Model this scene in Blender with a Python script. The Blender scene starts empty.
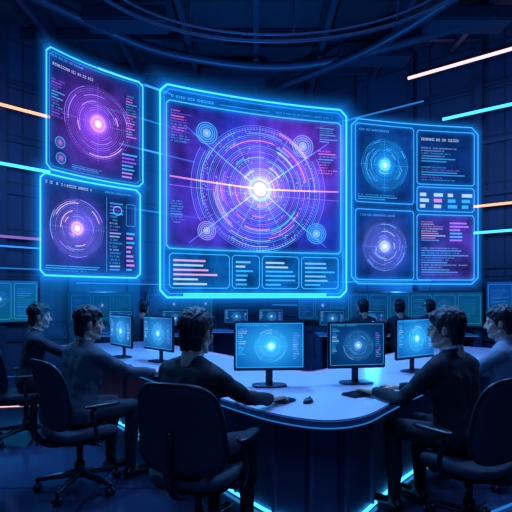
import bpy, math, random
import numpy as np
from mathutils import Vector, Matrix, noise
R=random.Random(7)
scn=bpy.context.scene
try:
    scn.view_settings.view_transform='Standard'
    scn.view_settings.look='None'
except Exception: pass
pi=math.pi
# ------------------------------------------------------------ materials
def mat_pbr(name,col,rough=.5,metal=0,emit=None,es=0,bump=0,bscale=60,var=0.0,spec=None):
    m=bpy.data.materials.new(name); m.use_nodes=True
    nt=m.node_tree; b=nt.nodes['Principled BSDF']
    b.inputs['Base Color'].default_value=(*col,1); b.inputs['Roughness'].default_value=rough
    b.inputs['Metallic'].default_value=metal
    if spec is not None: b.inputs['Specular IOR Level'].default_value=spec
    if bump or var:
        tc=nt.nodes.new('ShaderNodeTexCoord'); n=nt.nodes.new('ShaderNodeTexNoise'); n.inputs['Scale'].default_value=bscale
        n.inputs['Detail'].default_value=3
        nt.links.new(tc.outputs['Object'],n.inputs['Vector'])
        if bump:
            bp=nt.nodes.new('ShaderNodeBump'); bp.inputs['Strength'].default_value=bump; bp.inputs['Distance'].default_value=.01
            nt.links.new(n.outputs['Fac'],bp.inputs['Height']); nt.links.new(bp.outputs['Normal'],b.inputs['Normal'])
        if var:
            mx=nt.nodes.new('ShaderNodeMix'); mx.data_type='RGBA'
            mx.inputs[6].default_value=(*[c*(1-var) for c in col],1); mx.inputs[7].default_value=(*[min(1,c*(1+var)) for c in col],1)
            nt.links.new(n.outputs['Fac'],mx.inputs[0]); nt.links.new(mx.outputs[2],b.inputs['Base Color'])
    return m
def mat_emit(name,col,s):
    m=bpy.data.materials.new(name); m.use_nodes=True; nt=m.node_tree; nt.nodes.clear()
    e=nt.nodes.new('ShaderNodeEmission'); e.inputs[0].default_value=(*col,1); e.inputs[1].default_value=s
    o=nt.nodes.new('ShaderNodeOutputMaterial'); nt.links.new(e.outputs[0],o.inputs[0]); return m
def mat_holo(name,strength,additive=True,opac=.75,noisy=False,sample=True):
    m=bpy.data.materials.new(name); m.use_nodes=True; nt=m.node_tree; nt.nodes.clear()
    a=nt.nodes.new('ShaderNodeAttribute'); a.attribute_name='Col'
    e=nt.nodes.new('ShaderNodeEmission'); e.inputs[1].default_value=strength
    o=nt.nodes.new('ShaderNodeOutputMaterial')
    src=a.outputs['Color']
    if noisy:
        tc=nt.nodes.new('ShaderNodeTexCoord'); n=nt.nodes.new('ShaderNodeTexNoise'); n.inputs['Scale'].default_value=2.6; n.inputs['Detail'].default_value=6
        nt.links.new(tc.outputs['Object'],n.inputs['Vector'])
        mr=nt.nodes.new('ShaderNodeMapRange'); mr.inputs[1].default_value=.3; mr.inputs[2].default_value=.72; mr.inputs[3].default_value=.35; mr.inputs[4].default_value=1.7
        nt.links.new(n.outputs['Fac'],mr.inputs[0])
        vm=nt.nodes.new('ShaderNodeVectorMath'); vm.operation='SCALE'
        nt.links.new(src,vm.inputs[0]); nt.links.new(mr.outputs[0],vm.inputs['Scale']); src=vm.outputs[0]
    nt.links.new(src,e.inputs[0])
    t=nt.nodes.new('ShaderNodeBsdfTransparent')
    if additive:
        s=nt.nodes.new('ShaderNodeAddShader'); nt.links.new(t.outputs[0],s.inputs[0]); nt.links.new(e.outputs[0],s.inputs[1])
    else:
        s=nt.nodes.new('ShaderNodeMixShader'); s.inputs[0].default_value=opac
        nt.links.new(t.outputs[0],s.inputs[1]); nt.links.new(e.outputs[0],s.inputs[2])
    nt.links.new(s.outputs[0],o.inputs[0])
    if not sample:
        try: m.cycles.emission_sampling='NONE'
        except Exception: pass
    return m
def mat_panelled(name,col,rough,scale,bw,rh,mort=.01,seam=.4,bump=.3,rot=None,metal=0):
    m=mat_pbr(name,col,rough,metal); nt=m.node_tree; b=nt.nodes['Principled BSDF']
    tc=nt.nodes.new('ShaderNodeTexCoord'); mp=nt.nodes.new('ShaderNodeMapping')
    if rot: mp.inputs['Rotation'].default_value=rot
    br=nt.nodes.new('ShaderNodeTexBrick'); br.inputs['Scale'].default_value=scale
    br.inputs['Brick Width'].default_value=bw; br.inputs['Row Height'].default_value=rh; br.inputs['Mortar Size'].default_value=mort
    br.offset=0
    br.inputs['Color1'].default_value=(*col,1); br.inputs['Color2'].default_value=(*[c*.75 for c in col],1)
    br.inputs['Mortar'].default_value=(*[c*seam for c in col],1)
    nt.links.new(tc.outputs['Object'],mp.inputs[0]); nt.links.new(mp.outputs[0],br.inputs['Vector'])
    nt.links.new(br.outputs['Color'],b.inputs['Base Color'])
    return m
M={}
M['holo']=mat_holo('hologram_light',1.0,True,sample=False)
M['back']=mat_holo('hologram_pane',1.0,False,.72,True)
M['screen']=mat_holo('monitor_screen',1.0,False,1.0)
M['plastic']=mat_pbr('black_plastic',(.010,.013,.022),.35,bump=.05)
M['metal']=mat_pbr('dark_metal',(.05,.06,.08),.3,.8,bump=.03)
M['fabric']=mat_pbr('chair_fabric',(.022,.034,.06),.75,bump=.4,bscale=250,var=.3)
M['skin']=mat_pbr('skin',(.66,.40,.29),.5,bump=.08,bscale=120,var=.08)
M['hair']=mat_pbr('dark_hair',(.006,.006,.009),.42,bump=.5,bscale=160)
M['eye']=mat_pbr('eye',(.5,.5,.5),.2)
M['iris']=mat_pbr('iris',(.01,.008,.006),.15)
M['collar']=mat_pbr('white_collar',(.6,.65,.75),.7,bump=.1)
M['trouser']=mat_pbr('trousers',(.010,.014,.026),.85,bump=.3,bscale=180)
M['shoe']=mat_pbr('shoe_leather',(.006,.006,.008),.35,bump=.1)
M['table']=mat_pbr('table_top',(.54,.56,.68),.28,0,bump=.02,bscale=20,var=.05)
M['tabside']=mat_pbr('table_edge',(.14,.18,.30),.4)
M['ped']=mat_panelled('table_pedestal',(.09,.13,.24),.4,1,.55,3,.006)
M['floor']=mat_panelled('floor_tiles',(.022,.040,.085),.14,1,1.2,1.2,.012,.3)
M['wall']=mat_panelled('wall_panels',(.026,.046,.09),.55,1,1.4,.9,.02,.3,rot=(pi/2,0,0))
M['ceil']=mat_panelled('ceiling_panels',(.010,.018,.038),.7,1,1.2,1.2,.02,.3)
M['beam']=mat_pbr('beam_steel',(.026,.042,.075),.45,.3,bump=.05)
M['cy']=mat_emit('led_cyan',(.04,.42,1),3.0)
M['bl']=mat_emit('led_blue',(.03,.25,1),1.6)
M['cyd']=mat_emit('led_cyan_dim',(.02,.26,.9),.7)
M['or']=mat_emit('led_orange',(1,.40,.25),1.8)
M['pk']=mat_emit('led_pink',(1,.45,.5),2.2)
M['pu']=mat_emit('led_purple',(.45,.25,1),.6)
# ------------------------------------------------------------ mesh builder
class MB:
    def __init__(s): s.V=[];s.F=[];s.Mi=[];s.S=[];s.C=[];s.mats=[]
    def add(s,V,F,mat,smooth=True,col=None,X=None):
        o=len(s.V)
        if mat not in s.mats: s.mats.append(mat)
        mi=s.mats.index(mat)
        if X is not None: V=[X@Vector(v) for v in V]
        s.V+= [tuple(v) for v in V]
        if col is None: s.C+=[(0,0,0)]*len(V)
        elif isinstance(col,tuple): s.C+=[col]*len(V)
        else: s.C+=list(col)
        for f in F:
            s.F.append(tuple(i+o for i in f)); s.Mi.append(mi); s.S.append(smooth)
    def mesh(s,name):
        me=bpy.data.meshes.new(name); me.from_pydata(s.V,[],s.F)
        for k in s.mats: me.materials.append(M[k])
        me.polygons.foreach_set('material_index',s.Mi); me.polygons.foreach_set('use_smooth',s.S)
        a=me.color_attributes.new('Col','FLOAT_COLOR','POINT')
        a.data.foreach_set('color',[x for c in s.C for x in (c[0],c[1],c[2],1.0)])
        me.update(); return me
    def obj(s,name,loc=(0,0,0),rz=0):
        o=bpy.data.objects.new(name,s.mesh(name)); bpy.context.collection.objects.link(o)
        o.location=loc; o.rotation_euler=(0,0,rz); return o
def T(x,y,z): return Matrix.Translation((x,y,z))
def RZ(a): return Matrix.Rotation(a,4,'Z')
def RX(a): return Matrix.Rotation(a,4,'X')
def box(c,d,bev=0):
    x,y,z=[k/2 for k in d]
    if bev<=0:
        V=[(c[0]+i*x,c[1]+j*y,c[2]+k*z) for i in(-1,1) for j in(-1,1) for k in(-1,1)]
        F=[(0,1,3,2),(4,6,7,5),(0,4,5,1),(2,3,7,6),(0,2,6,4),(1,5,7,3)]
        return V,F
    import bmesh
    bm=bmesh.new(); bmesh.ops.create_cube(bm,size=1)
    for v in bm.verts: v.co=Vector((v.co.x*d[0],v.co.y*d[1],v.co.z*d[2]))
    bmesh.ops.bevel(bm,geom=bm.edges[:],offset=bev,segments=2,affect='EDGES')
    bm.verts.index_update()
    V=[(v.co.x+c[0],v.co.y+c[1],v.co.z+c[2]) for v in bm.verts]; F=[[v.index for v in f.verts] for f in bm.faces]; bm.free()
    return V,F
def basis(d):
    d=Vector(d).normalized(); u=d.orthogonal().normalized(); v=d.cross(u); return d,u,v
def rcone(a,b,ra,rb,seg=14,n=4):
    a=Vector(a);b=Vector(b)
    d=b-a
    if d.length<1e-6: d=Vector((0,0,1))
    d,u,v=basis(d); V=[a-d*ra]; rings=[]
    for k in range(1,n+1):
        t=-pi/2+pi/2*k/n; rings.append((a+d*ra*math.sin(t),ra*math.cos(t)))
    for k in range(0,n):
        t=pi/2*k/n; rings.append((b+d*rb*math.sin(t),rb*math.cos(t)))
    for c,r in rings:
        for i in range(seg):
            an=2*pi*i/seg; V.append(c+u*(r*math.cos(an))+v*(r*math.sin(an)))
    V.append(b+d*rb); F=[]
    for i in range(seg): F.append((0,1+(i+1)%seg,1+i))
    for k in range(len(rings)-1):
        for i in range(seg):
            p=1+k*seg; j=(i+1)%seg; F.append((p+i,p+j,p+seg+j,p+seg+i))
    L=len(V)-1;p=1+(len(rings)-1)*seg
    for i in range(seg): F.append((p+i,p+(i+1)%seg,L))
    return V,F
def ellip(c,r,X=None,seg=20,n=12):
    V=[];F=[]
    for k in range(n+1):
        t=-pi/2+pi*k/n
        for i in range(seg):
            a=2*pi*i/seg
            V.append(Vector((r[0]*math.cos(t)*math.cos(a),r[1]*math.cos(t)*math.sin(a),r[2]*math.sin(t))))
    for k in range(n):
        for i in range(seg):
            j=(i+1)%seg; F.append((k*seg+i,k*seg+j,(k+1)*seg+j,(k+1)*seg+i))
    if X is not None: V=[X@v for v in V]
    V=[v+Vector(c) for v in V]
    return V,F
def cyl(a,b,ra,rb=None,seg=20):
    rb=ra if rb is None else rb
    a=Vector(a);b=Vector(b); d,u,v=basis(b-a); V=[];F=[]
    for c,r in((a,ra),(b,rb)):
        for i in range(seg):
            an=2*pi*i/seg; V.append(c+u*(r*math.cos(an))+v*(r*math.sin(an)))
    for i in range(seg):
        j=(i+1)%seg; F.append((i,j,seg+j,seg+i))
    F.append(tuple(range(seg-1,-1,-1))); F.append(tuple(range(seg,2*seg)))
    return V,F
def tube(pts,r,seg=8,closed=False):
    pts=[Vector(p) for p in pts]; n=len(pts); V=[];F=[]
    u=None
    for k in range(n):
        if closed: d=pts[(k+1)%n]-pts[k-1]
        else: d=pts[min(k+1,n-1)]-pts[max(k-1,0)]
        d.normalize()
        if u is None: u=d.orthogonal().normalized()
        u=(u-d*u.dot(d)).normalized(); v=d.cross(u)
        rr=r[k] if isinstance(r,list) else r
        for i in range(seg):
            a=2*pi*i/seg; V.append(pts[k]+u*(rr*math.cos(a))+v*(rr*math.sin(a)))
    m=n if closed else n-1
    for k in range(m):
        q=((k+1)%n)*seg
        for i in range(seg):
            j=(i+1)%seg; F.append((k*seg+i,k*seg+j,q+j,q+i))
    if not closed:
        F.append(tuple(range(seg-1,-1,-1))); F.append(tuple(range((n-1)*seg,n*seg)))
    return V,F
def smooth_path(P,n=8,closed=False):
    P=[Vector(p) for p in P]; out=[]; N=len(P)
    for i in range(N if closed else N-1):
        if closed: p0,p1,p2,p3=P[i-1],P[i],P[(i+1)%N],P[(i+2)%N]
        else: p0,p1,p2,p3=P[max(i-1,0)],P[i],P[i+1],P[min(i+2,N-1)]
        for k in range(n):
            t=k/n
            out.append(.5*((2*p1)+(p2-p0)*t+(2*p0-5*p1+4*p2-p3)*t*t+(3*p1-p0-3*p2+p3)*t**3))
    if not closed: out.append(P[-1])
    return out
def pad(w,h,t,ex,fn,seg=48):
    V=[];F=[]
    rho=[.001,.25,.5,.72,.86,.94,.98,1.0]
    prof=[(r,t/2*max(0,1-r**7)**.5) for r in rho]
    seq=prof+[(r,-c) for r,c in prof[::-1][1:]]
    for r,c in seq:
        for i in range(seg):
            a=2*pi*i/seg; ca,sa=math.cos(a),math.sin(a)
            V.append(Vector(fn(w/2*r*math.copysign(abs(ca)**(2/ex),ca),h/2*r*math.copysign(abs(sa)**(2/ex),sa),c)))
    for k in range(len(seq)-1):
        for i in range(seg):
            j=(i+1)%seg; F.append((k*seg+i,k*seg+j,(k+1)*seg+j,(k+1)*seg+i))
    return V,F
def remesh(parts,voxel,it=4,fac=.5):
    V=[];F=[]
    for v,f in parts:
        o=len(V); V+= [tuple(x) for x in v]; F+=[tuple(i+o for i in q) for q in f]
    me=bpy.data.meshes.new('t'); me.from_pydata(V,[],F); ob=bpy.data.objects.new('t',me); bpy.context.collection.objects.link(ob)
    m=ob.modifiers.new('r','REMESH'); m.mode='VOXEL'; m.voxel_size=voxel
    s=ob.modifiers.new('s','SMOOTH'); s.factor=fac; s.iterations=it
    dg=bpy.context.evaluated_depsgraph_get(); e=ob.evaluated_get(dg); em=e.to_mesh()
    n=len(em.vertices); co=np.empty(n*3); em.vertices.foreach_get('co',co); co=co.reshape(-1,3)
    no=np.empty(n*3); em.vertices.foreach_get('normal',no); no=no.reshape(-1,3)
    FF=[tuple(p.vertices) for p in em.polygons]
    e.to_mesh_clear(); bpy.data.objects.remove(ob); bpy.data.meshes.remove(me)
    return co,FF,no
# ------------------------------------------------------------ HUD drawing
CY=(.04,.50,1.0);BL=(.02,.18,1.0);PU=(.32,.10,1.0);PK=(1.0,.22,.75);OR=(1.0,.40,.35);WH=(.55,.8,1.0)
def mul(c,k): return (c[0]*k,c[1]*k,c[2]*k)
class Hud:
    """draws luminous marks on a display surface; fn(s,t,off) maps metres on the display to local space"""
    def __init__(s,mb,fn,step=.2,mat='holo',rnd=None,lay=.003): s.mb=mb;s.fn=fn;s.step=step;s.mat=mat;s.r=rnd or R;s.lay=lay
    def poly(s,P,C,F,lay=1):
        s.mb.add([s.fn(p[0],p[1],lay*s.lay) for p in P],F,s.mat,False,C)
    def strip(s,A,B,ca,cb,lay=1,closed=False):
        n=len(A); P=A+B; F=[]
        for i in range(n if closed else n-1):
            j=(i+1)%n; F.append((i,j,n+j,n+i))
        C=(ca if isinstance(ca,list) else [ca]*n)+(cb if isinstance(cb,list) else [cb]*n)
        s.poly(P,C,F,lay)
    def line(s,p,q,w,c,lay=1,c2=None):
        dx,dy=q[0]-p[0],q[1]-p[1]; L=math.hypot(dx,dy)
        if L<1e-6: return
        n=max(1,int(L/s.step)); nx,ny=-dy/L*w/2,dx/L*w/2
        A=[(p[0]+dx*i/n+nx,p[1]+dy*i/n+ny) for i in range(n+1)]; B=[(p[0]+dx*i/n-nx,p[1]+dy*i/n-ny) for i in range(n+1)]
        if c2: 
            cc=[tuple(c[k]*(1-i/n)+c2[k]*i/n for k in range(3)) for i in range(n+1)]; s.strip(A,B,cc,cc,lay)
        else: s.strip(A,B,c,c,lay)
    def rect(s,x0,y0,x1,y1,c,lay=1): s.line((x0,(y0+y1)/2),(x1,(y0+y1)/2),y1-y0,c,lay)
    def ring(s,c,r,w,col,a0=0,a1=360,lay=1,n=None):
        n=n or max(10,int(abs(a1-a0)/5)); full=abs(a1-a0)>=360
        an=[math.radians(a0+(a1-a0)*i/n) for i in range(n if full else n+1)]
        A=[(c[0]+(r+w/2)*math.cos(a),c[1]+(r+w/2)*math.sin(a)) for a in an]; B=[(c[0]+(r-w/2)*math.cos(a),c[1]+(r-w/2)*math.sin(a)) for a in an]
        s.strip(A,B,col,col,lay,full)
    def glowring(s,c,r,w,col,lay=1):
        an=[2*pi*i/64 for i in range(64)]
        f=lambda q:[(c[0]+q*math.cos(a),c[1]+q*math.sin(a)) for a in an]
        s.strip(f(r-w),f(r),(0,0,0),col,lay,True); s.strip(f(r),f(r+w),col,(0,0,0),lay,True)
    def disc(s,c,r,col,p=2.0,lay=1,n=48,k=10):
        P=[];C=[];F=[]
        for j in range(k+1):
            q=j/k
            for i in range(n):
                a=2*pi*i/n; P.append((c[0]+r*q*math.cos(a),c[1]+r*q*math.sin(a))); C.append(mul(col,(1-q)**p))
        for j in range(k):
            for i in range(n):
                F.append((j*n+i,j*n+(i+1)%n,(j+1)*n+(i+1)%n,(j+1)*n+i))
        s.poly(P,C,F,lay)
    def loop(s,pts,w,c,lay=1,glow=0,gc=None):
        n=len(pts); 
        for i in range(n): s.line(pts[i],pts[(i+1)%n],w,c,lay)
        if glow:  # halo imitating bloom, built from fading emissive strips
            gc=gc or mul(c,.35)
            cx=sum(p[0] for p in pts)/n; cy=sum(p[1] for p in pts)/n
            W=max(p[0] for p in pts)-cx; H=max(p[1] for p in pts)-cy
            base=[]
            for i in range(n):
                a,b=pts[i],pts[(i+1)%n]; m=max(1,int(math.hypot(b[0]-a[0],b[1]-a[1])/s.step))
                for k in range(m): base.append((a[0]+(b[0]-a[0])*k/m,a[1]+(b[1]-a[1])*k/m))
            for sgn in(1,-1):
                lv=[(0,1),(.18,.5),(.4,.2),(.7,.05),(1,0)]
                O=[[(cx+(x-cx)*(1+sgn*glow*d/W),cy+(y-cy)*(1+sgn*glow*d/H)) for x,y in base] for d,_ in lv]
                for k in range(4): s.strip(O[k],O[k+1],mul(gc,lv[k][1]),mul(gc,lv[k+1][1]),lay-.5,True)
    def cham(s,x0,y0,x1,y1,k): return [(x0+k,y0),(x1-k,y0),(x1,y0+k),(x1,y1-k),(x1-k,y1),(x0+k,y1),(x0,y1-k),(x0,y0+k)]
    def text(s,x0,y,x1,h,c,lay=1):
        x=x0
        while x<x1:
            w=h*s.r.choice([.5,.6,.8,1.0,.7]); 
            if x+w>x1: break
            if s.r.random()>.16:
                m=s.r.random()
                if m<.4: s.rect(x,y,x+w*.7,y+h,mul(c,.55),lay)
                else:
                    s.rect(x,y,x+w*.7,y+h*.3,mul(c,.8),lay); s.rect(x,y+h*.7,x+w*.7,y+h,mul(c,.8),lay)
            x+=w
    def rows(s,x0,y0,x1,y1,n,cols,lay=1,fill=.45,bars=False):
        if not bars: n=int(n*1.5)
        dy=(y1-y0)/n
        for i in range(n):
            c=s.r.choice(cols); y=y1-dy*(i+1); xe=x0+(x1-x0)*s.r.uniform(.45,1)
            if bars or s.r.random()<.35: s.rect(x0,y,xe,y+dy*fill,mul(c,.8 if bars else .6),lay)
            else: s.text(x0,y,xe,dy*fill,c,lay)
    def radar(s,c,Rr,c1,c2,core=WH,dens=1.0,k=1.0):
        s.disc(c,Rr*1.15,mul(c2,.30*k),1.2,1); s.disc(c,Rr*.55,mul(c2,.6*k),1.6,1.5)
        nr=int(13*dens)
        for i in range(nr):
            r=Rr*(.16+.84*i/(nr-1)); cc=c1 if i%3 else c2
            wd=Rr*s.r.choice([.007,.01,.015,.022])
            s.ring(c,r,Rr*.009,mul(cc,.45*k),lay=2)
            a=s.r.uniform(0,360)
            for _ in range(s.r.randint(1,3)):
                ln=s.r.uniform(15,80); s.ring(c,r,wd*1.4,mul(s.r.choice([c1,c2,c1,c2,core]),.7*k),a,a+ln,2.5); a+=ln+s.r.uniform(15,90)
        for rr,nt in((.95,72),(.62,48)):
            for i in range(nt):
                a=2*pi*i/nt; s.line((c[0]+Rr*rr*math.cos(a),c[1]+Rr*rr*math.sin(a)),(c[0]+Rr*(rr-.05)*math.cos(a),c[1]+Rr*(rr-.05)*math.sin(a)),Rr*.010,mul(c1,.5*k),2)
        for a in(0,90,180,270):
            a=math.radians(a); s.line((c[0]+Rr*.2*math.cos(a),c[1]+Rr*.2*math.sin(a)),(c[0]+Rr*1.05*math.cos(a),c[1]+Rr*1.05*math.sin(a)),Rr*.01,mul(c1,.5*k),2)
        s.glowring(c,Rr*.2,Rr*.06,mul(core,.4*k),3)
        s.disc(c,Rr*.40,mul(core,1.1*k),2.4,3.5); s.disc(c,Rr*.11,mul((.9,.95,1),1.6*k),.8,4,n=24,k=4)
def pane(mb,fn,s0,t0,s1,t1,cf,mat='back',ns=20,nt=20):
    V=[];C=[];F=[]
    for j in range(nt+1):
        for i in range(ns+1):
            s=s0+(s1-s0)*i/ns;t=t0+(t1-t0)*j/nt; V.append(fn(s,t,0)); C.append(cf((s-s0)/(s1-s0),(t-t0)/(t1-t0)))
    for j in range(nt):
        for i in range(ns):
            a=j*(ns+1)+i; F.append((a,a+1,a+ns+2,a+ns+1))
    mb.add(V,F,mat,False,C)
def surf(P0,P1,z0,sag):
    """curved upright display between plan points P0 and P1; returns width and a local mapping about P0"""
    P0=Vector(P0);P1=Vector(P1); d=P1-P0; W=d.length; d.normalize(); n=Vector((d.y,-d.x)) # toward viewers
    if n.y>0: n=-n
    def fn(s,t,off):
        u=s/W; b=-sag*4*u*(1-u)
        p=d*s+n*(b+off); return (p.x,p.y,t)
    return W,fn,(P0.x,P0.y,z0)
GB=(.01,.26,1.0)
# ---- centre hologram
W,fn,loc=surf((-1.2,6.0),(1.294,6.9),1.42,.10); H=2.68
mb=MB(); h=Hud(mb,fn,rnd=random.Random(3))
def cf(u,v):
    base=Vector((.002,.09,.42))
    if .23<v<.94:
        d=math.hypot((u-.52)*1.0,(v-.56)*1.0); g=max(0,1-d/.6)
        base=Vector((.008,.028,.36))+Vector((.06,.05,.75))*g**1.3
        g2=max(0,1-math.hypot(u-.74,v-.74)/.38); base+=Vector((.20,.0,.26))*g2
        g3=max(0,1-math.hypot(u-.42,v-.55)/.26); base+=Vector((.13,.0,.16))*g3
        g3=max(0,1-math.hypot(u-.22,v-.36)/.28); base+=Vector((.08,.0,.16))*g3
        g3=max(0,1-math.hypot(u-.1,v-.7)/.3); base+=Vector((.07,.0,.12))*g3
    if v<.23: base=Vector((.004,.15,.58))
    return tuple(base)
pane(mb,fn,0.02,0.02,W-.02,H-.02,cf,ns=36,nt=36)
fr=h.cham(0,0,W,H,.09)
h.loop(fr,.024,mul(CY,1.7),3,.24,mul(GB,.8)); h.loop(h.cham(.05,.05,W-.05,H-.05,.07),.008,mul(CY,.7),2)
h.loop(h.cham(.08,.62,W-.08,H-.19,.04),.014,mul(CY,1.0),2,.10,mul(GB,.5))
h.text(.14,H-.145,.75,.032,mul(CY,1.1)); h.text(1.6,H-.14,2.45,.022,mul(CY,.8)); h.rect(.8,H-.14,1.5,H-.13,mul(CY,.5))
h.line((.3,.035),(W-.3,.035),.04,mul(CY,1.3),3)
c=(W*.515,H*.55)
h.disc(c,.92,mul((.16,.10,1),.45),1.3,1); h.disc(c,.5,mul((.32,.24,1),.7),1.6,1.4)
rr=random.Random(5)
for i in range(34):
    r=.13+.85*i/33*.98
    cc=[CY,BL,PU,(.10,.3,1),(.35,.2,1),CY][i%6]
    if r>.88: seg=[(150,210),(-30,30)]
    else: seg=[(0,360)]
    for a0,a1 in seg: h.ring(c,r,.005 if i%3 else .010,mul(cc,.65),a0,a1,2,n=int(abs(a1-a0)/3))
    a=rr.uniform(0,360)
    if r<.86:
        for _ in range(rr.randint(1,3)):
            ln=rr.uniform(12,60); h.ring(c,r,rr.choice([.010,.014,.024]),mul(rr.choice([CY,PU,PK,(.15,.45,1),CY,WH]),.7),a,a+ln,2.5); a+=ln+rr.uniform(10,80)
for i in range(120):
    a=2*pi*i/120; r0=.84; r1=.80 if i%5 else .76
    h.line((c[0]+r0*math.cos(a),c[1]+r0*math.sin(a)),(c[0]+r1*math.cos(a),c[1]+r1*math.sin(a)),.006,mul(CY,.7),2)
for a in (35,-38,145,218,90,270,60,120,-62,242):
    a=math.radians(a); L=1.25 if abs(math.cos(a))>.7 else .86
    x=c[0]+L*math.cos(a); y=c[1]+L*math.sin(a); x=min(max(x,.12),W-.12); y=min(max(y,.66),H-.24)
    h.line((c[0]+.15*math.cos(a),c[1]+.15*math.sin(a)),(x,y),.014 if L>1 else .006,mul((.12,.65,1),1.1),2.2,mul(BL,.6))
h.line((.12,c[1]+.06),c,.020,mul(PK,.7),3,mul((1,.5,1),1.8)); h.line(c,(W-.12,c[1]+.03),.020,mul((1,.5,1),1.8),3,mul(PK,.8))
h.line((.12,c[1]-.05),(W-.12,c[1]-.10),.008,mul(PU,1.0),3)
h.disc(c,.36,mul((.5,.6,1),1.3),2.4,3.5); h.disc(c,.10,(2.6,2.6,2.6),.8,4,n=32,k=5); h.glowring(c,.15,.035,mul(CY,.9),3.3)
for u,v,r,cc in((.232,.80,.14,CY),(.754,.79,.15,(.2,.45,1)),(.232,.325,.12,(.3,.35,1)),(.83,.335,.14,CY)):
    q=(W*u,H*v); h.disc(q,r*1.3,mul(cc,.4),1.2,1.2)
    for k in(.35,.6,.8,1.0): h.ring(q,r*k,.010,mul(cc,.8),lay=2.6)
    h.disc(q,r*.5,mul(WH,.7),1.4,3,n=20,k=5)
h.rows(.14,1.98,.42,2.40,8,[CY,PU,PK],2); h.rows(W-.42,1.75,W-.13,2.1,6,[CY,PK],2); h.rows(.14,.95,.36,1.25,6,[CY,PU],2); h.rows(W-.4,2.2,W-.13,2.42,5,[CY],2)
for _ in range(200):
    a=rr.uniform(0,2*pi); r=rr.uniform(.2,.83); h.rect(c[0]+r*math.cos(a),c[1]+r*math.sin(a),c[0]+r*math.cos(a)+.012,c[1]+r*math.sin(a)+.012,mul(rr.choice([CY,PK,WH]),.8),3)
xs=[.10,.95,1.38,1.96,2.55]; 
for i in range(4):
    x0,x1=xs[i]+.02,xs[i+1]-.02
    h.loop(h.cham(x0,.12,x1,.56,.03),.010,mul(CY,1.0),2)
    if i==0: h.rows(x0+.05,.16,x1-.05,.52,6,[(.3,.65,1),(1,.45,.8),WH],2.5,.4,True)
    else: h.rows(x0+.05,.16,x1-.05,.52,6,[CY,WH,(.2,.6,1)],2.5,.4,True)
mb.obj('holographic_display',loc)
# ---- left pair
def side(name,P0,P1,z0,sag,draw,seed):
    W,fn,loc=surf(P0,P1,z0,sag); mb=MB(); h=Hud(mb,fn,rnd=random.Random(seed)); draw(mb,h,fn,W); return mb.obj(name,loc)
def left_up(mb,h,fn,W):
    H=1.23
    pane(mb,fn,0.01,0.01,W-.01,H-.01,lambda u,v:(.010+.16*max(0,1-math.hypot(u-.5,v-.5)/.55),.028,.22+.38*max(0,1-math.hypot(u-.5,v-.5)/.55)))
    h.loop(h.cham(0,0,W,H,.05),.014,mul(CY,1.6),3,.13,mul(GB,.7)); h.loop(h.cham(.035,.035,W-.035,H-.035,.04),.005,mul(CY,.6),2)
    h.text(.06,H-.075,.45,.020,CY); h.text(.06,H-.16,.6,.028,mul((.6,.7,1),.9))
    h.radar((W*.53,H*.50),.40,(.34,.2,1),PU,(.9,.45,1),1.3,1.1)
    for cx,cy in((.16,.3),(.17,.14)): h.ring((cx,cy),.055,.010,mul(CY,.7),lay=2); h.disc((cx,cy),.05,mul((.6,.3,1),.6),1,2)
    h.rows(.06,.55,.22,.95,9,[CY,PU],2); h.rows(W-.2,.55,W-.06,1.05,11,[CY,PK],2); h.rows(W-.25,.08,W-.06,.38,7,[PU,CY,(.6,.3,1)],2,.45,True); h.rows(.3,.06,.75,.12,2,[CY],2)
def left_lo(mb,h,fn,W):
    H=1.03
    pane(mb,fn,0.01,0.01,W-.01,H-.01,lambda u,v:(.008+.08*max(0,1-math.hypot(u-.35,v-.5)/.45),.045,.26+.28*max(0,1-math.hypot(u-.35,v-.5)/.45)))
    h.loop(h.cham(0,0,W,H,.05),.016,mul(CY,1.7),3,.16,mul(GB,.85))
    h.text(.06,H-.09,.6,.026,mul((.6,.75,1),.9)); h.text(.75,H-.08,1.1,.018,CY)
    h.radar((W*.36,H*.50),.31,(.12,.40,1),(.28,.15,1),(1,.6,1),1.1,1.1)
    h.line((W*.66,.06),(W*.66,H-.13),.006,mul(CY,.7),2)
    h.rows(W*.69,.08,W*.84,H-.16,14,[CY,CY,PU,(.4,.6,1)],2); h.loop(h.cham(W*.86,.60,W-.06,H-.18,.01),.006,mul(CY,.7),2); h.rows(W*.86,.08,W-.06,.55,9,[(.6,.3,1),CY,PK],2,.45,True)
    h.ring((W*.77,H*.74),.05,.01,CY,lay=2.2); h.rows(.06,.05,.7,.12,2,[CY],2)
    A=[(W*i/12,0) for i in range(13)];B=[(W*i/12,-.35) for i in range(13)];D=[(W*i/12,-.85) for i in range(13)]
    h.strip(A,B,(.0,.07,.22),(.0,.025,.08),1); h.strip(B,D,(.0,.025,.08),(0,0,0),1)  # light shafts below the pane, modelled as fading emissive strips
side('holographic_display',(-2.10,4.8),(-1.34,5.66),2.72,.07,left_up,11)
side('holographic_display',(-2.16,4.8),(-1.37,5.66),1.65,.07,left_lo,12)
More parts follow.
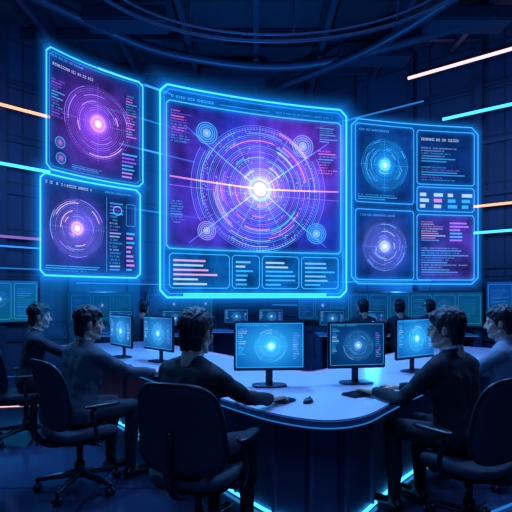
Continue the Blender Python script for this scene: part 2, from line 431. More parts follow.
# ---- right cluster
def rightc(mb,h,fn,W):
    H=2.24
    def sub(x0,y0,x1,y1,base,fk=1.0):
        pane(mb,fn,x0,y0,x1,y1,base,ns=10,nt=10); h.loop(h.cham(x0,y0,x1,y1,.03),.012,mul(CY,.8*fk),3,.09,mul(GB,.35*fk))
    g=lambda c2:(lambda u,v:(.004+c2[0]*max(0,1-math.hypot(u-.5,v-.5)/.5),.04+c2[1]*max(0,1-math.hypot(u-.5,v-.5)/.5),.26+c2[2]*max(0,1-math.hypot(u-.5,v-.5)/.5)))
    sub(.06,1.12,.98,2.22,g((0,.14,.36))); h.radar((.52,1.66),.36,(.03,.48,1),(.01,.28,1),(.2,.75,1),1.2,1.3); h.text(.12,2.13,.6,.028,CY); h.rows(.1,1.16,.9,1.25,2,[CY],2)
    sub(.06,.03,.98,1.02,g((.08,.05,.34))); h.radar((.52,.50),.34,(.12,.38,1),(.14,.18,1),WH,1.2,1.2); h.text(.12,.93,.7,.024,CY)
    sub(1.03,1.42,W-.03,2.2,lambda u,v:(.002,.03,.18)); h.text(1.1,2.06,1.7,.036,mul(WH,1.0)); h.rows(1.1,1.75,1.85,1.98,4,[CY,(.3,.5,1)],2); h.rows(1.1,1.48,1.85,1.70,4,[CY,PU],2)
    sub(1.03,1.03,W-.03,1.38,lambda u,v:(.006,.08,.38)); 
    for i,cc in enumerate((WH,PK,CY,CY)):
        h.rows(1.08+.22*i,1.08,1.25+.22*i,1.33,3,[cc,WH],2,.6,True)
    sub(1.03,.03,W-.03,.98,lambda u,v:(.012+.06*u,.035,.28+.14*u)); h.rows(1.1,.6,1.5,.9,6,[WH,CY,PK],2); h.rows(1.55,.6,1.88,.9,6,[(.5,.2,1),CY],2,.5,True); h.rows(1.1,.1,1.85,.52,8,[CY,CY,PU,(.3,.5,1)],2)
    h.loop(h.cham(0,-.03,W+.03,H+.04,.10),.012,mul(CY,1.1),3,.14,mul(GB,.55))
side('holographic_display',(1.33,6.7),(3.25,7.1),1.64,.05,rightc,21)
# ------------------------------------------------------------ room
def slab(name,pts,z0,z1,mat):
    n=len(pts); V=[(x,y,z0) for x,y in pts]+[(x,y,z1) for x,y in pts]
    F=[tuple(range(n))[::-1],tuple(range(n,2*n))]+[(i,(i+1)%n,n+(i+1)%n,n+i) for i in range(n)]
    mb=MB(); mb.add(V,F,mat,False); return mb.obj(name)
CZ=6.6
room=[(-8,-4),(8,-4),(8,6.47),(-.58,13.27),(-8,5.76)]
big=[(-8.3,-4.3),(8.3,-4.3),(8.3,6.6),(-.58,13.7),(-8.3,5.9)]
slab('floor',big,-.2,0,'floor'); slab('ceiling',big,CZ,CZ+.2,'ceil')
names=['wall_rear','wall_east','wall_right','wall_left','wall_west']
for i,nm in enumerate(names):
    a=Vector(room[i]);b=Vector(room[(i+1)%5]); d=(b-a); L=d.length; ang=math.atan2(d.y,d.x)
    mb=MB(); mb.add(*box((L/2,-.1,CZ/2),(L,.2,CZ)),'wall',False)
    if nm in('wall_right','wall_left'):
        x=.6
        while x<L-.4:
            mb.add(*box((x,.05,CZ/2),(.14,.1,CZ)),'beam',False); x+=1.35
        for z in(.6,2.0,3.4,4.4,5.5): mb.add(*box((L/2,.025,z),(L,.05,.07)),'beam',False)
    mb.obj(nm,(a.x,a.y,0),ang)
def wl(t,z,off=.13): 
    n=Vector((1,-.9875)).normalized(); return Vector((-4.8+.9875*t+n.x*off,9+t+n.y*off,z))
def wr(s,z,off=.13):
    n=Vector((-1,-1.2625)).normalized(); return Vector((4.8-1.2625*s+n.x*off,9+s+n.y*off,z))
def strip(f,a,b,z,mat,r=.025):
    mb=MB(); mb.add(*tube([f(a,z),f((a+b)/2,z),f(b,z)],r,8),mat)
    mb.add(*tube([f(a-.02,z,.10),f(b+.02,z,.10)],r*1.5,6),'beam')
    mb.obj('wall_light_strip')
strip(wl,-2.8,.62,4.98,'or',.03); strip(wl,-2.8,.62,3.89,'cy',.03); strip(wl,-2.5,.5,2.54,'pu'); strip(wl,-2.5,.5,2.36,'bl',.015)
strip(wl,1.35,2.7,6.3,'bl'); strip(wl,1.7,3.2,4.8,'bl',.02); strip(wl,1.7,3.4,3.4,'cyd',.02); strip(wl,1.2,3.4,5.5,'cyd',.018)
strip(wl,-2.5,.6,1.95,'cyd',.015)
strip(wr,-2.2,1.2,6.0,'pk',.04); strip(wr,-2.2,.76,4.98,'cy',.035); strip(wr,-2.2,.4,3.16,'or',.025); strip(wr,-2.2,.4,2.65,'cy',.025)
strip(wr,1.0,2.6,5.45,'cyd',.02); strip(wr,.9,3.2,1.75,'cyd',.02); strip(wl,1.0,3.6,1.7,'cyd',.015); strip(wr,1.2,3.4,1.2,'cyd',.012)
def walldisp(f,a,b,z0,z1,seed,k=1.0):
    A=f(a,z0,.16);B=f(b,z0,.16)
    if A.x>B.x: A,B=B,A
    Wd,fn,loc=surf((A.x,A.y),(B.x,B.y),z0,0); Hh=z1-z0
    mb=MB(); h=Hud(mb,fn,rnd=random.Random(seed),lay=.006)
    d=(B-A).normalized(); ang=math.atan2(d.y,d.x)
    mb.add(*box((Wd/2,.03,Hh/2),(Wd+.06,.05,Hh+.06)),'plastic',False,X=RZ(ang))
    pane(mb,fn,0,0,Wd,Hh,lambda u,v:(.003*k,(.05+.05*u)*k,(.20+.12*v)*k),'screen',4,4)
    n=max(1,int(Wd/.45))
    for i in range(n):
        x=Wd*i/n
        h.loop(h.cham(x+.03,.05,x+Wd/n-.03,Hh-.05,.02),.010,mul(CY,.35*k),1)
        if i%2: h.radar((x+Wd/n/2,Hh*.55),min(Wd/n,Hh)*.33,CY,BL,WH,.5,.5*k)
        else: h.rows(x+.07,.1,x+Wd/n-.07,Hh-.12,9,[mul(CY,.4*k),mul(BL,.8*k)],2,.35)
    mb.obj('wall_display',loc)
walldisp(wl,-1.2,.45,.95,1.72,31,1.1); walldisp(wr,-1.2,.25,1.15,1.7,33,1.0); walldisp(wl,2.2,3.6,.9,1.5,34,.5); walldisp(wr,.3,2.9,.85,1.5,35,.7); walldisp(wl,.9,1.9,.9,1.5,36,.45)
mb=MB()
for i in range(-5,6): mb.add(*box((i*1.3,5,CZ-.16),(.10,17,.3)),'beam',False)
for j in range(0,9): mb.add(*box((0,j*1.4-.5,CZ-.12),(14,.10,.2)),'beam',False)
for k,(xx,yy) in enumerate(((-2.2,8.2),(2.3,9.4),(-.5,10.4),(3.6,8.2))): mb.add(*box((xx,yy,CZ-.45),(1.4,.5,.25),.03),'beam',False)
mb.obj('ceiling_beam_grid')
mb=MB()
for rx,ry,z,rad in((2.7,2.35,5.6,.035),(2.5,2.15,5.6,.02)):
    P=[(.3+rx*math.cos(2*pi*i/72),5.5+ry*math.copysign(abs(math.sin(2*pi*i/72))**.8,math.sin(2*pi*i/72)),z) for i in range(72)]
    mb.add(*tube(P,rad,8,True),'beam')
for i in range(10):
    a=2*pi*i/10+.2; x=.3+2.7*math.cos(a);y=5.5+2.35*math.sin(a); mb.add(*cyl((x,y,5.6),(x*1.02,y,CZ),.012),'beam')
mb.obj('ceiling_cable_track')
mb=MB()
for P,r in (([(-4.5,6,6.1),(-3,8,6.1),(-1.5,9.2,6.05),(1,9.6,6.05),(4,8,6.1)],.09),([(.5,10.5,6.0),(2.2,8.5,5.9),(3.4,6,5.9),(3.6,3,5.9)],.07)):
    mb.add(*tube(smooth_path(P,8),r,10),'beam')
mb.obj('ceiling_duct_pipes')
mb=MB()
def inlay(p,q,w,mat):
    p=Vector(p);q=Vector(q); d=(q-p).normalized(); n=Vector((-d.y,d.x))*w/2
    V=[(p.x+n.x,p.y+n.y,.004),(q.x+n.x,q.y+n.y,.004),(q.x-n.x,q.y-n.y,.004),(p.x-n.x,p.y-n.y,.004)]; mb.add(V,[(0,1,2,3)],mat,False)
inlay((-4.8,5.9),(-2.6,6.35),.04,'pk'); inlay((-6,7.2),(-3.0,9.6),.04,'cyd'); inlay((4.9,6.2),(2.9,7.9),.04,'bl')
inlay((1.5,3.15),(2.7,3.9),.03,'cyd')
mb.obj('floor_light_inlay')
# ------------------------------------------------------------ control table
outer=smooth_path([Vector((x,y,0)) for x,y in [(-2.75,6.7),(-2.1,5.8),(-1.52,5.0),(-1.05,4.36),(-.59,3.73),(-.14,3.12),(.12,2.82),(.38,2.68),(.62,2.77),(.86,3.08),(1.21,3.54),(1.95,4.35),(2.8,5.25),(3.5,6.0)]],5)
inner=smooth_path([Vector((x,y,0)) for x,y in [(-1.6,7.3),(-1.0,6.5),(-.5,5.85),(-.15,5.35),(.1,4.95),(.28,4.65),(.38,4.5),(.48,4.42),(.6,4.5),(.75,4.68),(.95,4.95),(1.3,5.4),(1.9,6.1),(2.5,6.8)]],5)
def band(o,i,a,b,z0,z1,mb,mtop,mside,flip=False):
    A=[p.lerp(q,a) for p,q in zip(o,i)]; B=[p.lerp(q,b) for p,q in zip(o,i)]; n=len(A)
    V=[(p.x,p.y,z1) for p in A]+[(p.x,p.y,z1) for p in B]; mb.add(V,[(k,k+1,n+k+1,n+k) for k in range(n-1)],mtop,False)
    V=[(p.x,p.y,z0) for p in A]+[(p.x,p.y,z0) for p in B]; mb.add(V,[(k+1,k,n+k,n+k+1) for k in range(n-1)],mside,False)
    for P in(A,B): 
        V=[(p.x,p.y,z0) for p in P]+[(p.x,p.y,z1) for p in P]; mb.add(V,[(k,k+1,n+k+1,n+k) for k in range(n-1)],mside,True)
    for k in(0,n-1): mb.add([(A[k].x,A[k].y,z0),(B[k].x,B[k].y,z0),(B[k].x,B[k].y,z1),(A[k].x,A[k].y,z1)],[(0,1,2,3)],mside,False)
mb=MB()
band(outer,inner,0,1,.695,.742,mb,'tabside','tabside'); band(outer,inner,.006,.994,.742,.75,mb,'table','table')
band(outer,inner,.17,.80,.02,.695,mb,'ped','ped'); band(outer,inner,.15,.82,.62,.695,mb,'tabside','tabside')
P=[p.lerp(q,.158) for p,q in zip(outer,inner)]
mb.add(*tube([(p.x,p.y,.022) for p in P],.012,6),'cy')
P=[p.lerp(q,1.004) for p,q in zip(outer,inner)]; mb.add(*tube([(p.x,p.y,.735) for p in P],.010,6),'cyd')
mb.add(*tube([(p.x,p.y,.752) for p in [a.lerp(b,.965) for a,b in zip(outer,inner)]],.006,6),'pu')
mb.add(*tube([(p.x,p.y,.705) for p in [a.lerp(b,-.002) for a,b in zip(outer,inner)]],.004,6),'cyd')
for k in range(4,len(outer)-4,5):
    p=outer[k].lerp(inner[k],.165); d=(outer[k+1]-outer[k-1]).normalized()
    mb.add(*box((0,0,.33),(.03,.03,.62),.004),'tabside',False,X=T(p.x,p.y,0)@RZ(math.atan2(d.y,d.x)))
mb.obj('control_table')
# ------------------------------------------------------------ monitors etc
def monitor(x,y,yaw,w=.56,hh=.36,style=0,z=.75,name='computer_monitor'):
    mb=MB(); zc=.12+hh/2
    mb.add(*box((0,.012,zc),(w,.024,hh),.006),'plastic',False)
    mb.add(*box((0,.035,zc),(w*.6,.03,hh*.6),.012),'plastic',False)
    mb.add(*box((0,.045,.12),(.055,.018,.24),.005),'metal',False)
    mb.add(*pad(.27,.18,.014,3.2,lambda a,b,c:(a,b+.02,c+.008)),'metal')
    mb.add(*cyl((0,.03,zc),(0,.06,zc),.03),'metal')
    b=.012; w2=w-2*b;h2=hh-2*b-.008
    fn=lambda s,t,o:(s-w2/2,-.0015-o,zc-hh/2+b+.008+t)
    cA,cB=[((.004,.12,.48),(.02,.32,.55)),((.002,.025,.12),(.0,.06,.2)),((.005,.09,.36),(.03,.25,.5))][style]
    pane(mb,fn,0,0,w2,h2,lambda u,v:tuple(cA[k]+cB[k]*max(0,1-math.hypot(u-.5,v-.5)/.6) for k in range(3)),'screen',14,10)
    h=Hud(mb,fn,step=.5,rnd=random.Random(int(x*100)),lay=.0008)
    h.loop(h.cham(.008,.008,w2-.008,h2-.008,.006),.003,mul(CY,.8),1)
    h.radar((w2*.52,h2*.48),h2*.36,(.2,.7,1),(.05,.4,1),WH,.8,.9 if style!=1 else .6)
    h.rows(.02,h2*.3,w2*.18,h2*.9,9,[CY,WH],2); h.rows(w2*.84,h2*.2,w2-.02,h2*.8,8,[CY,WH,PU],2); h.text(.02,h2*.93,w2*.5,.009,CY)
    return mb.obj(name,(x,y,z),math.radians(yaw))
monitor(-1.52,5.38,-50,style=2); monitor(-1.03,5.02,-46,style=2)
monitor(.105,3.68,4,style=0,w=.55,hh=.38); monitor(.80,3.80,10,style=1,w=.48,hh=.37); monitor(1.46,4.38,34,style=0,w=.54,hh=.37); monitor(1.98,4.85,60,style=2)
def keyboard(x,y,yaw,z=.75):
    mb=MB(); mb.add(*box((0,0,.008),(.42,.13,.014),.004),'plastic',False)
    for r in range(5):
        for c in range(14): mb.add(*box((-.189+.029*c,-.046+.023*r,.0175),(.024,.018,.006)),'metal',False)
    mb.obj('keyboard',(x,y,z),math.radians(yaw))
def mouse(x,y,yaw,z=.75):
    mb=MB(); V,F=ellip((0,0,.0),(.03,.052,.034)); V=[Vector((v.x,v.y,max(v.z,0.001))) for v in V]; mb.add(V,F,'plastic'); mb.add(*cyl((-.003,.025,.03),(.003,.025,.03),.008),'metal'); mb.obj('computer_mouse',(x,y,z),math.radians(yaw))
# ------------------------------------------------------------ chairs
def chair(x,y,th,arms=True):
    mb=MB()
    seat=lambda a,b,c:(a,b,.435+c+.03*(abs(a)/.25)**2*(1 if c>0 else .3)-.03*max(0,(b-.12)/.12)**2*.5)
    mb.add(*pad(.50,.48,.075,3.6,seat),'fabric')
    mb.add(*pad(.44,.42,.03,3.6,lambda a,b,c:(a,b,.392+c)),'plastic')
    def back(a,b,c):
        zz=.745+b; yy=-.235-.10*(b+.25)/.5*.9+.055*(a/.27)**2-c+ .03*math.cos((b)*6)
        return (a*(1-.08*(b/.25)),yy,zz)
    mb.add(*pad(.50,.48,.05,4.2,back),'fabric')
    mb.add(*tube([back(.25*math.copysign(abs(math.cos(t))**.5,math.cos(t)),.24*math.copysign(abs(math.sin(t))**.5,math.sin(t)),0) for t in [2*pi*(i+.5)/64 for i in range(64)]],.014,8,True),'plastic')
    mb.add(*tube(smooth_path([(0,-.05,.37),(0,-.22,.38),(0,-.33,.47),(0,-.34,.62),(0,-.33,.75)],6),.026,10),'plastic')
    for s in(-1,1):
        mb.add(*tube(smooth_path([(s*.16,-.02,.385),(s*.27,-.02,.40),(s*.305,-.03,.50),(s*.305,-.06,.62),(s*.30,-.02,.655)],6),.016,8),'plastic')
        mb.add(*pad(.075,.27,.03,3,lambda a,b,c:(a+s*.30,b+.02,.67+c)),'plastic')
    mb.add(*cyl((0,0,.34),(0,0,.39),.07),'metal'); mb.add(*cyl((0,0,.16),(0,0,.36),.025),'metal'); mb.add(*cyl((0,0,.09),(0,0,.2),.036),'plastic'); mb.add(*cyl((.1,0,.37),(.27,.03,.37),.007),'metal')
    for k in range(5):
        a=2*pi*k/5+.3; d=Vector((math.cos(a),math.sin(a),0)); n=Vector((-d.y,d.x,0))
        mb.add(*rcone(Vector((0,0,.12))+d*.02,Vector((0,0,.085))+d*.30,.03,.017,10,3),'metal')
        e=d*.30; mb.add(*cyl(e+Vector((0,0,.05)),e+Vector((0,0,.09)),.01),'metal')
        for s in(-1,1): mb.add(*cyl(e+n*s*.010+Vector((0,0,.029)),e+n*s*.028+Vector((0,0,.029)),.028),'plastic')
    mb.obj('office_chair',(x,y,0),-math.radians(th))
# ------------------------------------------------------------ people
def seg_dist(Pn,a,b,ra,rb):
    a=np.array(a);b=np.array(b);ab=b-a;L=max(ab@ab,1e-9)
    t=np.clip(((Pn-a)@ab)/L,0,1); return np.linalg.norm(Pn-(a+t[:,None]*ab),axis=1)-(ra+(rb-ra)*t)
def build_hand():
    P=[]
    xs=[-.033,-.011,.011,.032]; ln=[.060,.078,.084,.074]
    for x,l in zip(xs,ln):
        P.append(rcone((x*.55,.0,0),(x,.085,0),.015,.012,10,3))
        p=Vector((x,.085,0)); ang=-.15; r=.0105
        for k,fr in enumerate((.45,.30,.25)):
            q=p+Vector((x*.25*fr,math.cos(ang)*l*fr,math.sin(ang)*l*fr)); P.append(rcone(p,q,r,r-.0012,10,3)); p=q; r-=.0012; ang-=.42
    P.append(rcone((.018,.02,-.004),(.042,.048,-.008),.016,.012,10,3)); P.append(rcone((.042,.048,-.008),(.056,.078,-.013),.0115,.0095,10,3)); P.append(rcone((.056,.078,-.013),(.058,.10,-.022),.0098,.0085,10,3))
    P.append(rcone((-.0,-.05,0),(0,.01,0),.024,.024,12,3))
    return remesh(P,.004,3)[:2]
HAND=build_hand()
def build_head():
    P=[ellip((0,-.008,.03),(.076,.097,.088)),ellip((0,.026,-.02),(.062,.066,.085)),
       rcone((.048,.0,-.065),(.014,.066,-.098),.022,.019),rcone((-.048,.0,-.065),(-.014,.066,-.098),.022,.019),rcone((-.012,.068,-.097),(.012,.068,-.097),.02,.02),
       rcone((0,.084,.012),(0,.106,-.030),.0075,.0115,12,4),rcone((-.012,.093,-.035),(.012,.093,-.035),.008,.008,10,3),
       rcone((-.036,.074,.022),(.036,.074,.022),.013,.013),rcone((-.017,.086,-.060),(.017,.086,-.060),.007,.007),rcone((-.014,.085,-.071),(.014,.085,-.071),.0075,.0075),
       rcone((.045,.055,-.02),(.03,.07,-.045),.022,.02),rcone((-.045,.055,-.02),(-.03,.07,-.045),.022,.02),
       rcone((0,-.03,-.05),(0,-.04,-.17),.056,.056),rcone((0,.03,-.08),(0,-.01,-.15),.035,.045)]
    for s in(-1,1):
        X=RZ(s*-.35); P.append(ellip((s*.080,-.008,-.008),(.008,.019,.031),X)); P.append(rcone((s*.074,-.0,-.03),(s*.078,-.005,.0),.009,.009,8,3))
    return remesh(P,.005,3)[:2]
HEAD=build_head()
def build_hair(seed,vol=1.0,lng=0.0):
    r=random.Random(seed); P=[ellip((0,-.018,.05),(.086*vol,.100*vol,.084*vol)),ellip((0,-.045,.0),(.079,.064,.085+lng*.3))]
    for i in range(7):
        x=-.045+.015*i; P.append(rcone((x,-.07+abs(x)*.4,-.02),(x*.9,-.066+abs(x)*.35,-.078-lng),.032,.018))
    for s in(-1,1): P.append(rcone((s*.074,.03,.03),(s*.073,.022,-.02),.012,.007)); P.append(rcone((s*.07,-.03,.03),(s*.070,-.045,-.04),.02,.014))
    for _ in range(190):
        th=r.uniform(0,2*pi); ph=r.uniform(-.15,1.5)
        n=Vector((math.cos(ph)*math.cos(th),math.cos(ph)*math.sin(th),math.sin(ph)))
        if n.y>.45 and n.z<.45: continue
        p=Vector((0,-.018,.05))+Vector((n.x*.079*vol,n.y*.093*vol,n.z*.079*vol))
        t=(Vector((r.uniform(-.5,.5),r.uniform(-.1,1.0)*(1 if n.y>0 else -.6),-.7 if n.z<.6 else .1))); t=(t-n*t.dot(n)*.95).normalized()
        q=p+t*r.uniform(.03,.05)+n*r.uniform(-.002,.006); P.append(rcone(p,q,r.uniform(.011,.014),.004,8,3))
    for i in range(9):
        x=-.055+.0137*i; P.append(rcone((x,.062,.105-abs(x)*.4),(x*1.05+.008,.094-abs(x)*.25,.062+r.uniform(-.008,.008)),.016,.006,8,3))
    for i in range(14):
        a=pi+pi*(i+.5)/14; P.append(rcone((math.cos(a)*.07,-.04+math.sin(a)*.055,-.03),(math.cos(a)*.062,-.035+math.sin(a)*.055,-.085-lng+r.uniform(-.01,.01)),.014,.005,8,3))
    return remesh(P,.005,2)[:2]
def operator(x,y,th,wl_,wr_,shirt,seed,lean=10,hyaw=0,hpitch=-5,vol=1.0,lng=0.0,glasses=False,scale=1.0,lo=False,knee=.42,collar=None,name='seated_operator'):
    """wl_,wr_: world positions of left/right wrists; th: heading in degrees (0 = away from viewer, + = right)"""
    key='shirt_%d'%seed; M[key]=mat_pbr(key,shirt,.8,bump=.35,bscale=140,var=.15)
    X=T(x,y,0)@RZ(-math.radians(th)); Xi=X.inverted()
    prims=[]
    L=math.radians(lean)
    def ln(p):
        p=Vector(p); dz=p.z-.58; yy=p.y
        if dz<0: return p
        return Vector((p.x,yy*math.cos(L)+dz*math.sin(L),.58+dz*math.cos(L)-yy*math.sin(L)))
    def A(a,b,ra,rb,l): prims.append((Vector(a),Vector(b),ra,rb,l))
    lv=[(.585,.085,.115,-.01),(.70,.065,.108,0),(.82,.075,.108,.0),(.93,.095,.105,-.005),(1.0,.11,.088,-.01)]
    for i in range(len(lv)-1):
        z0,h0,r0,y0=lv[i]; z1,h1,r1,y1=lv[i+1]
        for s in(-1,0,1): A(ln((s*h0,y0,z0)),ln((s*h1,y1,z1)),r0,r1,'s')
    A(ln((-.11,-.01,1.0)),ln((.11,-.01,1.0)),.088,.088,'s')
    nb=ln((0,-.012,1.085))
    for s in(-1,1):
        A(ln((s*.04,-.015,1.06)),ln((s*.165,-.01,1.01)),.058,.062,'s'); A(ln((s*.10,-.01,.97)),ln((s*.175,-.01,1.0)),.085,.068,'s')
    A(ln((0,-.02,1.02)),nb+Vector((0,-.0,-.015)),.07,.056,'s')
    A(nb,nb+Vector((0,.012,.08)),.053,.051,'k')
    for i in range(12):
        a=2*pi*i/12;b=2*pi*(i+1)/12
        A(nb+Vector((.056*math.cos(a),.056*math.sin(a),.012-.018*math.sin(a))),nb+Vector((.056*math.cos(b),.056*math.sin(b),.012-.018*math.sin(b))),.011,.011,'s')
    hands=[]
    for s,w in((-1,wl_),(1,wr_)):
        S=ln((s*.185,-.01,1.0)); Wp=Xi@Vector(w); d=Wp-S; l1,l2=.285,.265
        if d.length>.54: Wp=S+d.normalized()*.54; d=Wp-S
        D=d.length; a=(l1*l1-l2*l2+D*D)/(2*D); hh=math.sqrt(max(0,l1*l1-a*a)); u=d/D
        pole=Vector((s*.45,-.35,-1)); pole=(pole-u*pole.dot(u)).normalized(); E=S+u*a+pole*hh
        A(S,E,.062,.047,'s'); A(E,E+(Wp-E)*.45,.048,.043,'s'); A(E+(Wp-E)*.45,E+(Wp-E)*.93,.043,.034,'s')
        f=(Wp-E); f.z=0; f.normalize(); f=(f+Vector((0,.8,0))).normalized()
        Z=Vector((0,0,1)); rx=f.cross(Z).normalized()
        hm=Matrix(((rx.x*(-s),f.x,0,Wp.x),(rx.y*(-s),f.y,0,Wp.y),(0,0,1,Wp.z),(0,0,0,1)))
        hands.append((hm,s))
    for s in(-1,1):
        hip=(s*.09,-.01,.57); kn=(s*.13,knee,.555); an=(s*.135,knee-.02,.11)
        A(hip,kn,.092,.064,'t'); A(kn,(s*.132,knee-.015,.36),.062,.055,'t'); A((s*.132,knee-.015,.36),an,.056,.042,'t')
        A((s*.135,knee-.05,.045),(s*.15,knee+.15,.035),.042,.034,'h'); A(an,(s*.137,knee,.05),.040,.04,'h')
    co,F,no=remesh([rcone(p[0],p[1],p[2],p[3]) for p in prims],.02 if lo else .0115,5)
    for i in range(len(co)):
        p=Vector(co[i]); k=noise.noise(Vector((p.x*9+p.z*6,p.y*9,p.z*16)))*1.5+.35*noise.noise(p*30)
        if p.z<1.09: co[i]+=no[i]*.006*k
    fc=np.array([co[list(f)].mean(axis=0) for f in F])
    D=np.stack([seg_dist(fc,p[0],p[1],p[2],p[3]) for p in prims]); lab=D.argmin(axis=0)
    mp={'s':key,'k':'skin','t':'trouser','h':'shoe'}
    mb=MB(); 
    for k in mp.values():
        if k not in mb.mats: mb.mats.append(k)
    mb.V=[tuple(v) for v in co]; mb.C=[(0,0,0)]*len(co); mb.F=list(F); mb.S=[True]*len(F)
    idx=[mb.mats.index(mp[p[4]]) for p in prims]; mb.Mi=[idx[i] for i in lab]
    if collar:
        mb.add(*tube([nb+Vector((.056*math.cos(a),.006+.056*math.sin(a),.024-.022*math.sin(a))) for a in [2*pi*i/24 for i in range(24)]],.0085,8,True),collar)
    for hm,s in hands:
        V=[hm@Vector(v) for v in HAND[0]]; mb.add(V,HAND[1],'skin')
        mb.add(*tube([hm@Vector((0,-.055,0)),hm@Vector((0,-.02,0)),hm@Vector((0,-.012,0))],[.037,.034,.030],14),key)
    HS=1.04*scale
    hx=T(*(nb+Vector((0,.035,.152))))@RZ(-math.radians(hyaw))@RX(math.radians(hpitch))@Matrix.Scale(HS,4)
    mb.add([hx@Vector(v) for v in HEAD[0]],HEAD[1],'skin')
    hv,hf=build_hair(seed,vol,lng); mb.add([hx@Vector(v) for v in hv],hf,'hair')
    for s in(-1,1):
        mb.add(*ellip((s*.030,.0815,.002),(.0125,.008,.006),seg=12,n=8),'eye',X=hx); mb.add(*ellip((s*.030,.0885,.002),(.005,.0025,.005),seg=10,n=6),'iris',X=hx)
        mb.add(*rcone((s*.018,.093,.020),(s*.045,.083,.022),.0035,.0025,8,3),'hair',X=hx)
        if glasses:
            mb.add(*tube([(s*.032+.022*math.cos(t),.099-.3*abs(s*.032+.022*math.cos(t))**1.6,.0+.017*math.sin(t)) for t in [2*pi*i/20 for i in range(20)]],.0022,6,True),'metal',X=hx)
            mb.add(*tube([(s*.054,.096,.004),(s*.078,.05,.004),(s*.080,-.01,.0)],.0022,6),'metal',X=hx)
    if glasses: mb.add(*tube([(-.01,.101,.004),(.01,.101,.004)],.0022,6),'metal',X=hx)
    return mb.obj(name,(x,y,0),-math.radians(th))
KZ=.795
operator(-2.30,4.86,60,(-1.80,5.26,KZ),(-1.69,5.04,KZ),(.012,.016,.03),1,lean=9,hyaw=10,vol=1.0,collar='collar')
chair(-2.32,4.85,60)
operator(-1.35,3.60,38,(-1.02,4.12,KZ+.01),(-.80,3.95,KZ+.01),(.06,.085,.11),2,lean=10,hyaw=24,vol=1.02,lng=.01)
chair(-1.32,3.60,44)
operator(-.40,2.68,36,(-.08,3.18,KZ),(.10,3.02,KZ),(.006,.008,.016),3,lean=9,hyaw=-4,vol=1.06,lng=.01,collar='collar')
chair(-.33,2.76,20)
operator(1.27,2.98,-34,(.80,3.27,KZ),(1.02,3.42,KZ),(.006,.008,.016),4,lean=9,hyaw=-24,vol=1.04,lng=.005,glasses=True,collar='collar')
chair(1.30,2.93,-30)
operator(2.0,3.72,-48,(1.55,4.02,KZ),(1.75,4.22,KZ),(.20,.25,.34),5,lean=9,hyaw=-15,vol=1.02)
chair(2.03,3.68,-48)
keyboard(.06,3.24,-36); mouse(.34,3.12,-30); keyboard(.80,3.42,36); keyboard(-.86,4.12,-50); keyboard(-1.66,5.22,-54); keyboard(1.56,4.10,46)
def desk(x0,x1,y,yaw=0):
    mb=MB(); w=x1-x0
    mb.add(*box((0,0,.73),(w,.7,.04),.006),'tabside',False); mb.add(*box((0,.25,.36),(w-.1,.03,.68)),'ped',False)
    for s in(-1,1): mb.add(*box((s*(w/2-.05),0,.355),(.04,.6,.71),.004),'ped',False)
    mb.add(*box((0,-.355,.73),(w,.008,.012)),'cyd',False)
    mb.obj('office_desk',((x0+x1)/2,y,0),math.radians(yaw))
desk(-2.9,-1.2,8.75); desk(1.1,3.9,8.75); desk(-.9,.9,9.6)
for i,(x,y,s) in enumerate(((-1.92,8.15,.0),(1.82,8.15,8),(2.45,8.1,-5),(2.98,8.2,6))):
    operator(x,y,s,(x-.17,y+.42,.79),(x+.17,y+.42,.79),(.02,.03,.05),20+i,lean=5,hyaw=[10,-20,15,-12][i],lo=True,name='seated_operator'); chair(x,y-.02,s)
for x,y,a in((-2.5,8.85,-15),(-1.5,8.85,-10),(1.4,8.85,10),(2.13,8.85,0),(3.4,8.85,12),(.3,9.7,5),(-.4,9.7,-5)): monitor(x,y,a,style=1,w=.5,hh=.3)
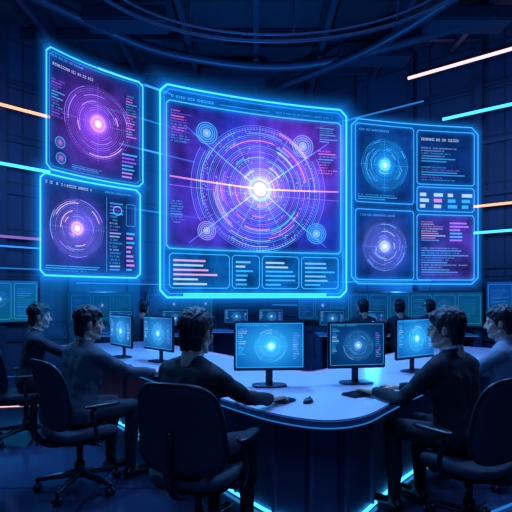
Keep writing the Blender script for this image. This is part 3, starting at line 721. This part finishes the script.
# ------------------------------------------------------------ lights
def light(kind,loc,target,col,e,size=1.0,spot=60,name='lamp'):
    l=bpy.data.lights.new(name,kind); l.color=col; l.energy=e
    if kind=='AREA': l.size=size
    elif kind=='SPOT': l.spot_size=math.radians(spot); l.spot_blend=.6; l.shadow_soft_size=size
    else: l.shadow_soft_size=size
    o=bpy.data.objects.new(name,l); bpy.context.collection.objects.link(o); o.location=loc
    o.rotation_euler=(Vector(target)-Vector(loc)).to_track_quat('-Z','Y').to_euler(); return o
light('AREA',(.3,4.4,6.3),(.3,4.2,0),(.22,.38,1),280,2.5,name='added_rear_fill')
light('SPOT',(-.2,6.4,6.2),(0,3.2,.9),(.07,.42,1),1150,.3,75,name='added_rim_spot')  # added rim light standing in for the displays' glow, no fixture
light('SPOT',(-4.0,5.6,5.9),(-1.2,3.8,.8),(.06,.45,1),700,.3,60,name='added_rim_spot')  # added accent light from the left, no fixture
light('SPOT',(4.2,5.4,5.9),(1.6,3.4,.8),(.14,.40,1),700,.3,60,name='added_rim_spot')  # added accent light from the right, no fixture
light('AREA',(0,-1,5.8),(0,4,1.0),(.07,.26,.9),110,3,name='added_rear_fill')  # added unseen fill from behind the camera, lifts the pedestal
light('POINT',(0,8.6,3.4),(0,0,0),(.02,.28,1),300,.05,name='added_fill_point')  # added fill to light the back walls, not a real lamp
light('POINT',(-4.6,6.6,4.0),(0,0,0),(.02,.25,1),120,.05,name='added_fill_point')  # added fill brightening the room on the left
light('POINT',(4.6,6.6,4.0),(0,0,0),(.03,.25,1),120,.05,name='added_fill_point')  # added fill brightening the room on the right
light('POINT',(.3,5.6,4.9),(0,0,0),(.02,.2,1),40,.05,name='added_fill_point')  # added uplight for the ceiling, no fixture
light('POINT',(2.4,9.9,1.5),(0,0,0),(.02,.30,1),80,.05,name='added_fill_point')  # added wall wash behind the right background operators
light('POINT',(-2.3,10.0,1.5),(0,0,0),(.02,.30,1),70,.05,name='added_fill_point')  # added wall wash behind the left background operator
w=bpy.data.worlds.new('night'); scn.world=w; w.use_nodes=True
w.node_tree.nodes['Background'].inputs[0].default_value=(.01,.04,.10,1); w.node_tree.nodes['Background'].inputs[1].default_value=.3
# ------------------------------------------------------------ camera
cam=bpy.data.cameras.new('camera'); co=bpy.data.objects.new('camera',cam); bpy.context.collection.objects.link(co)
cam.sensor_width=36; cam.lens=36*480/512; cam.shift_y=39/512
co.location=(0,0,1.45); co.rotation_euler=(pi/2,0,0); scn.camera=co
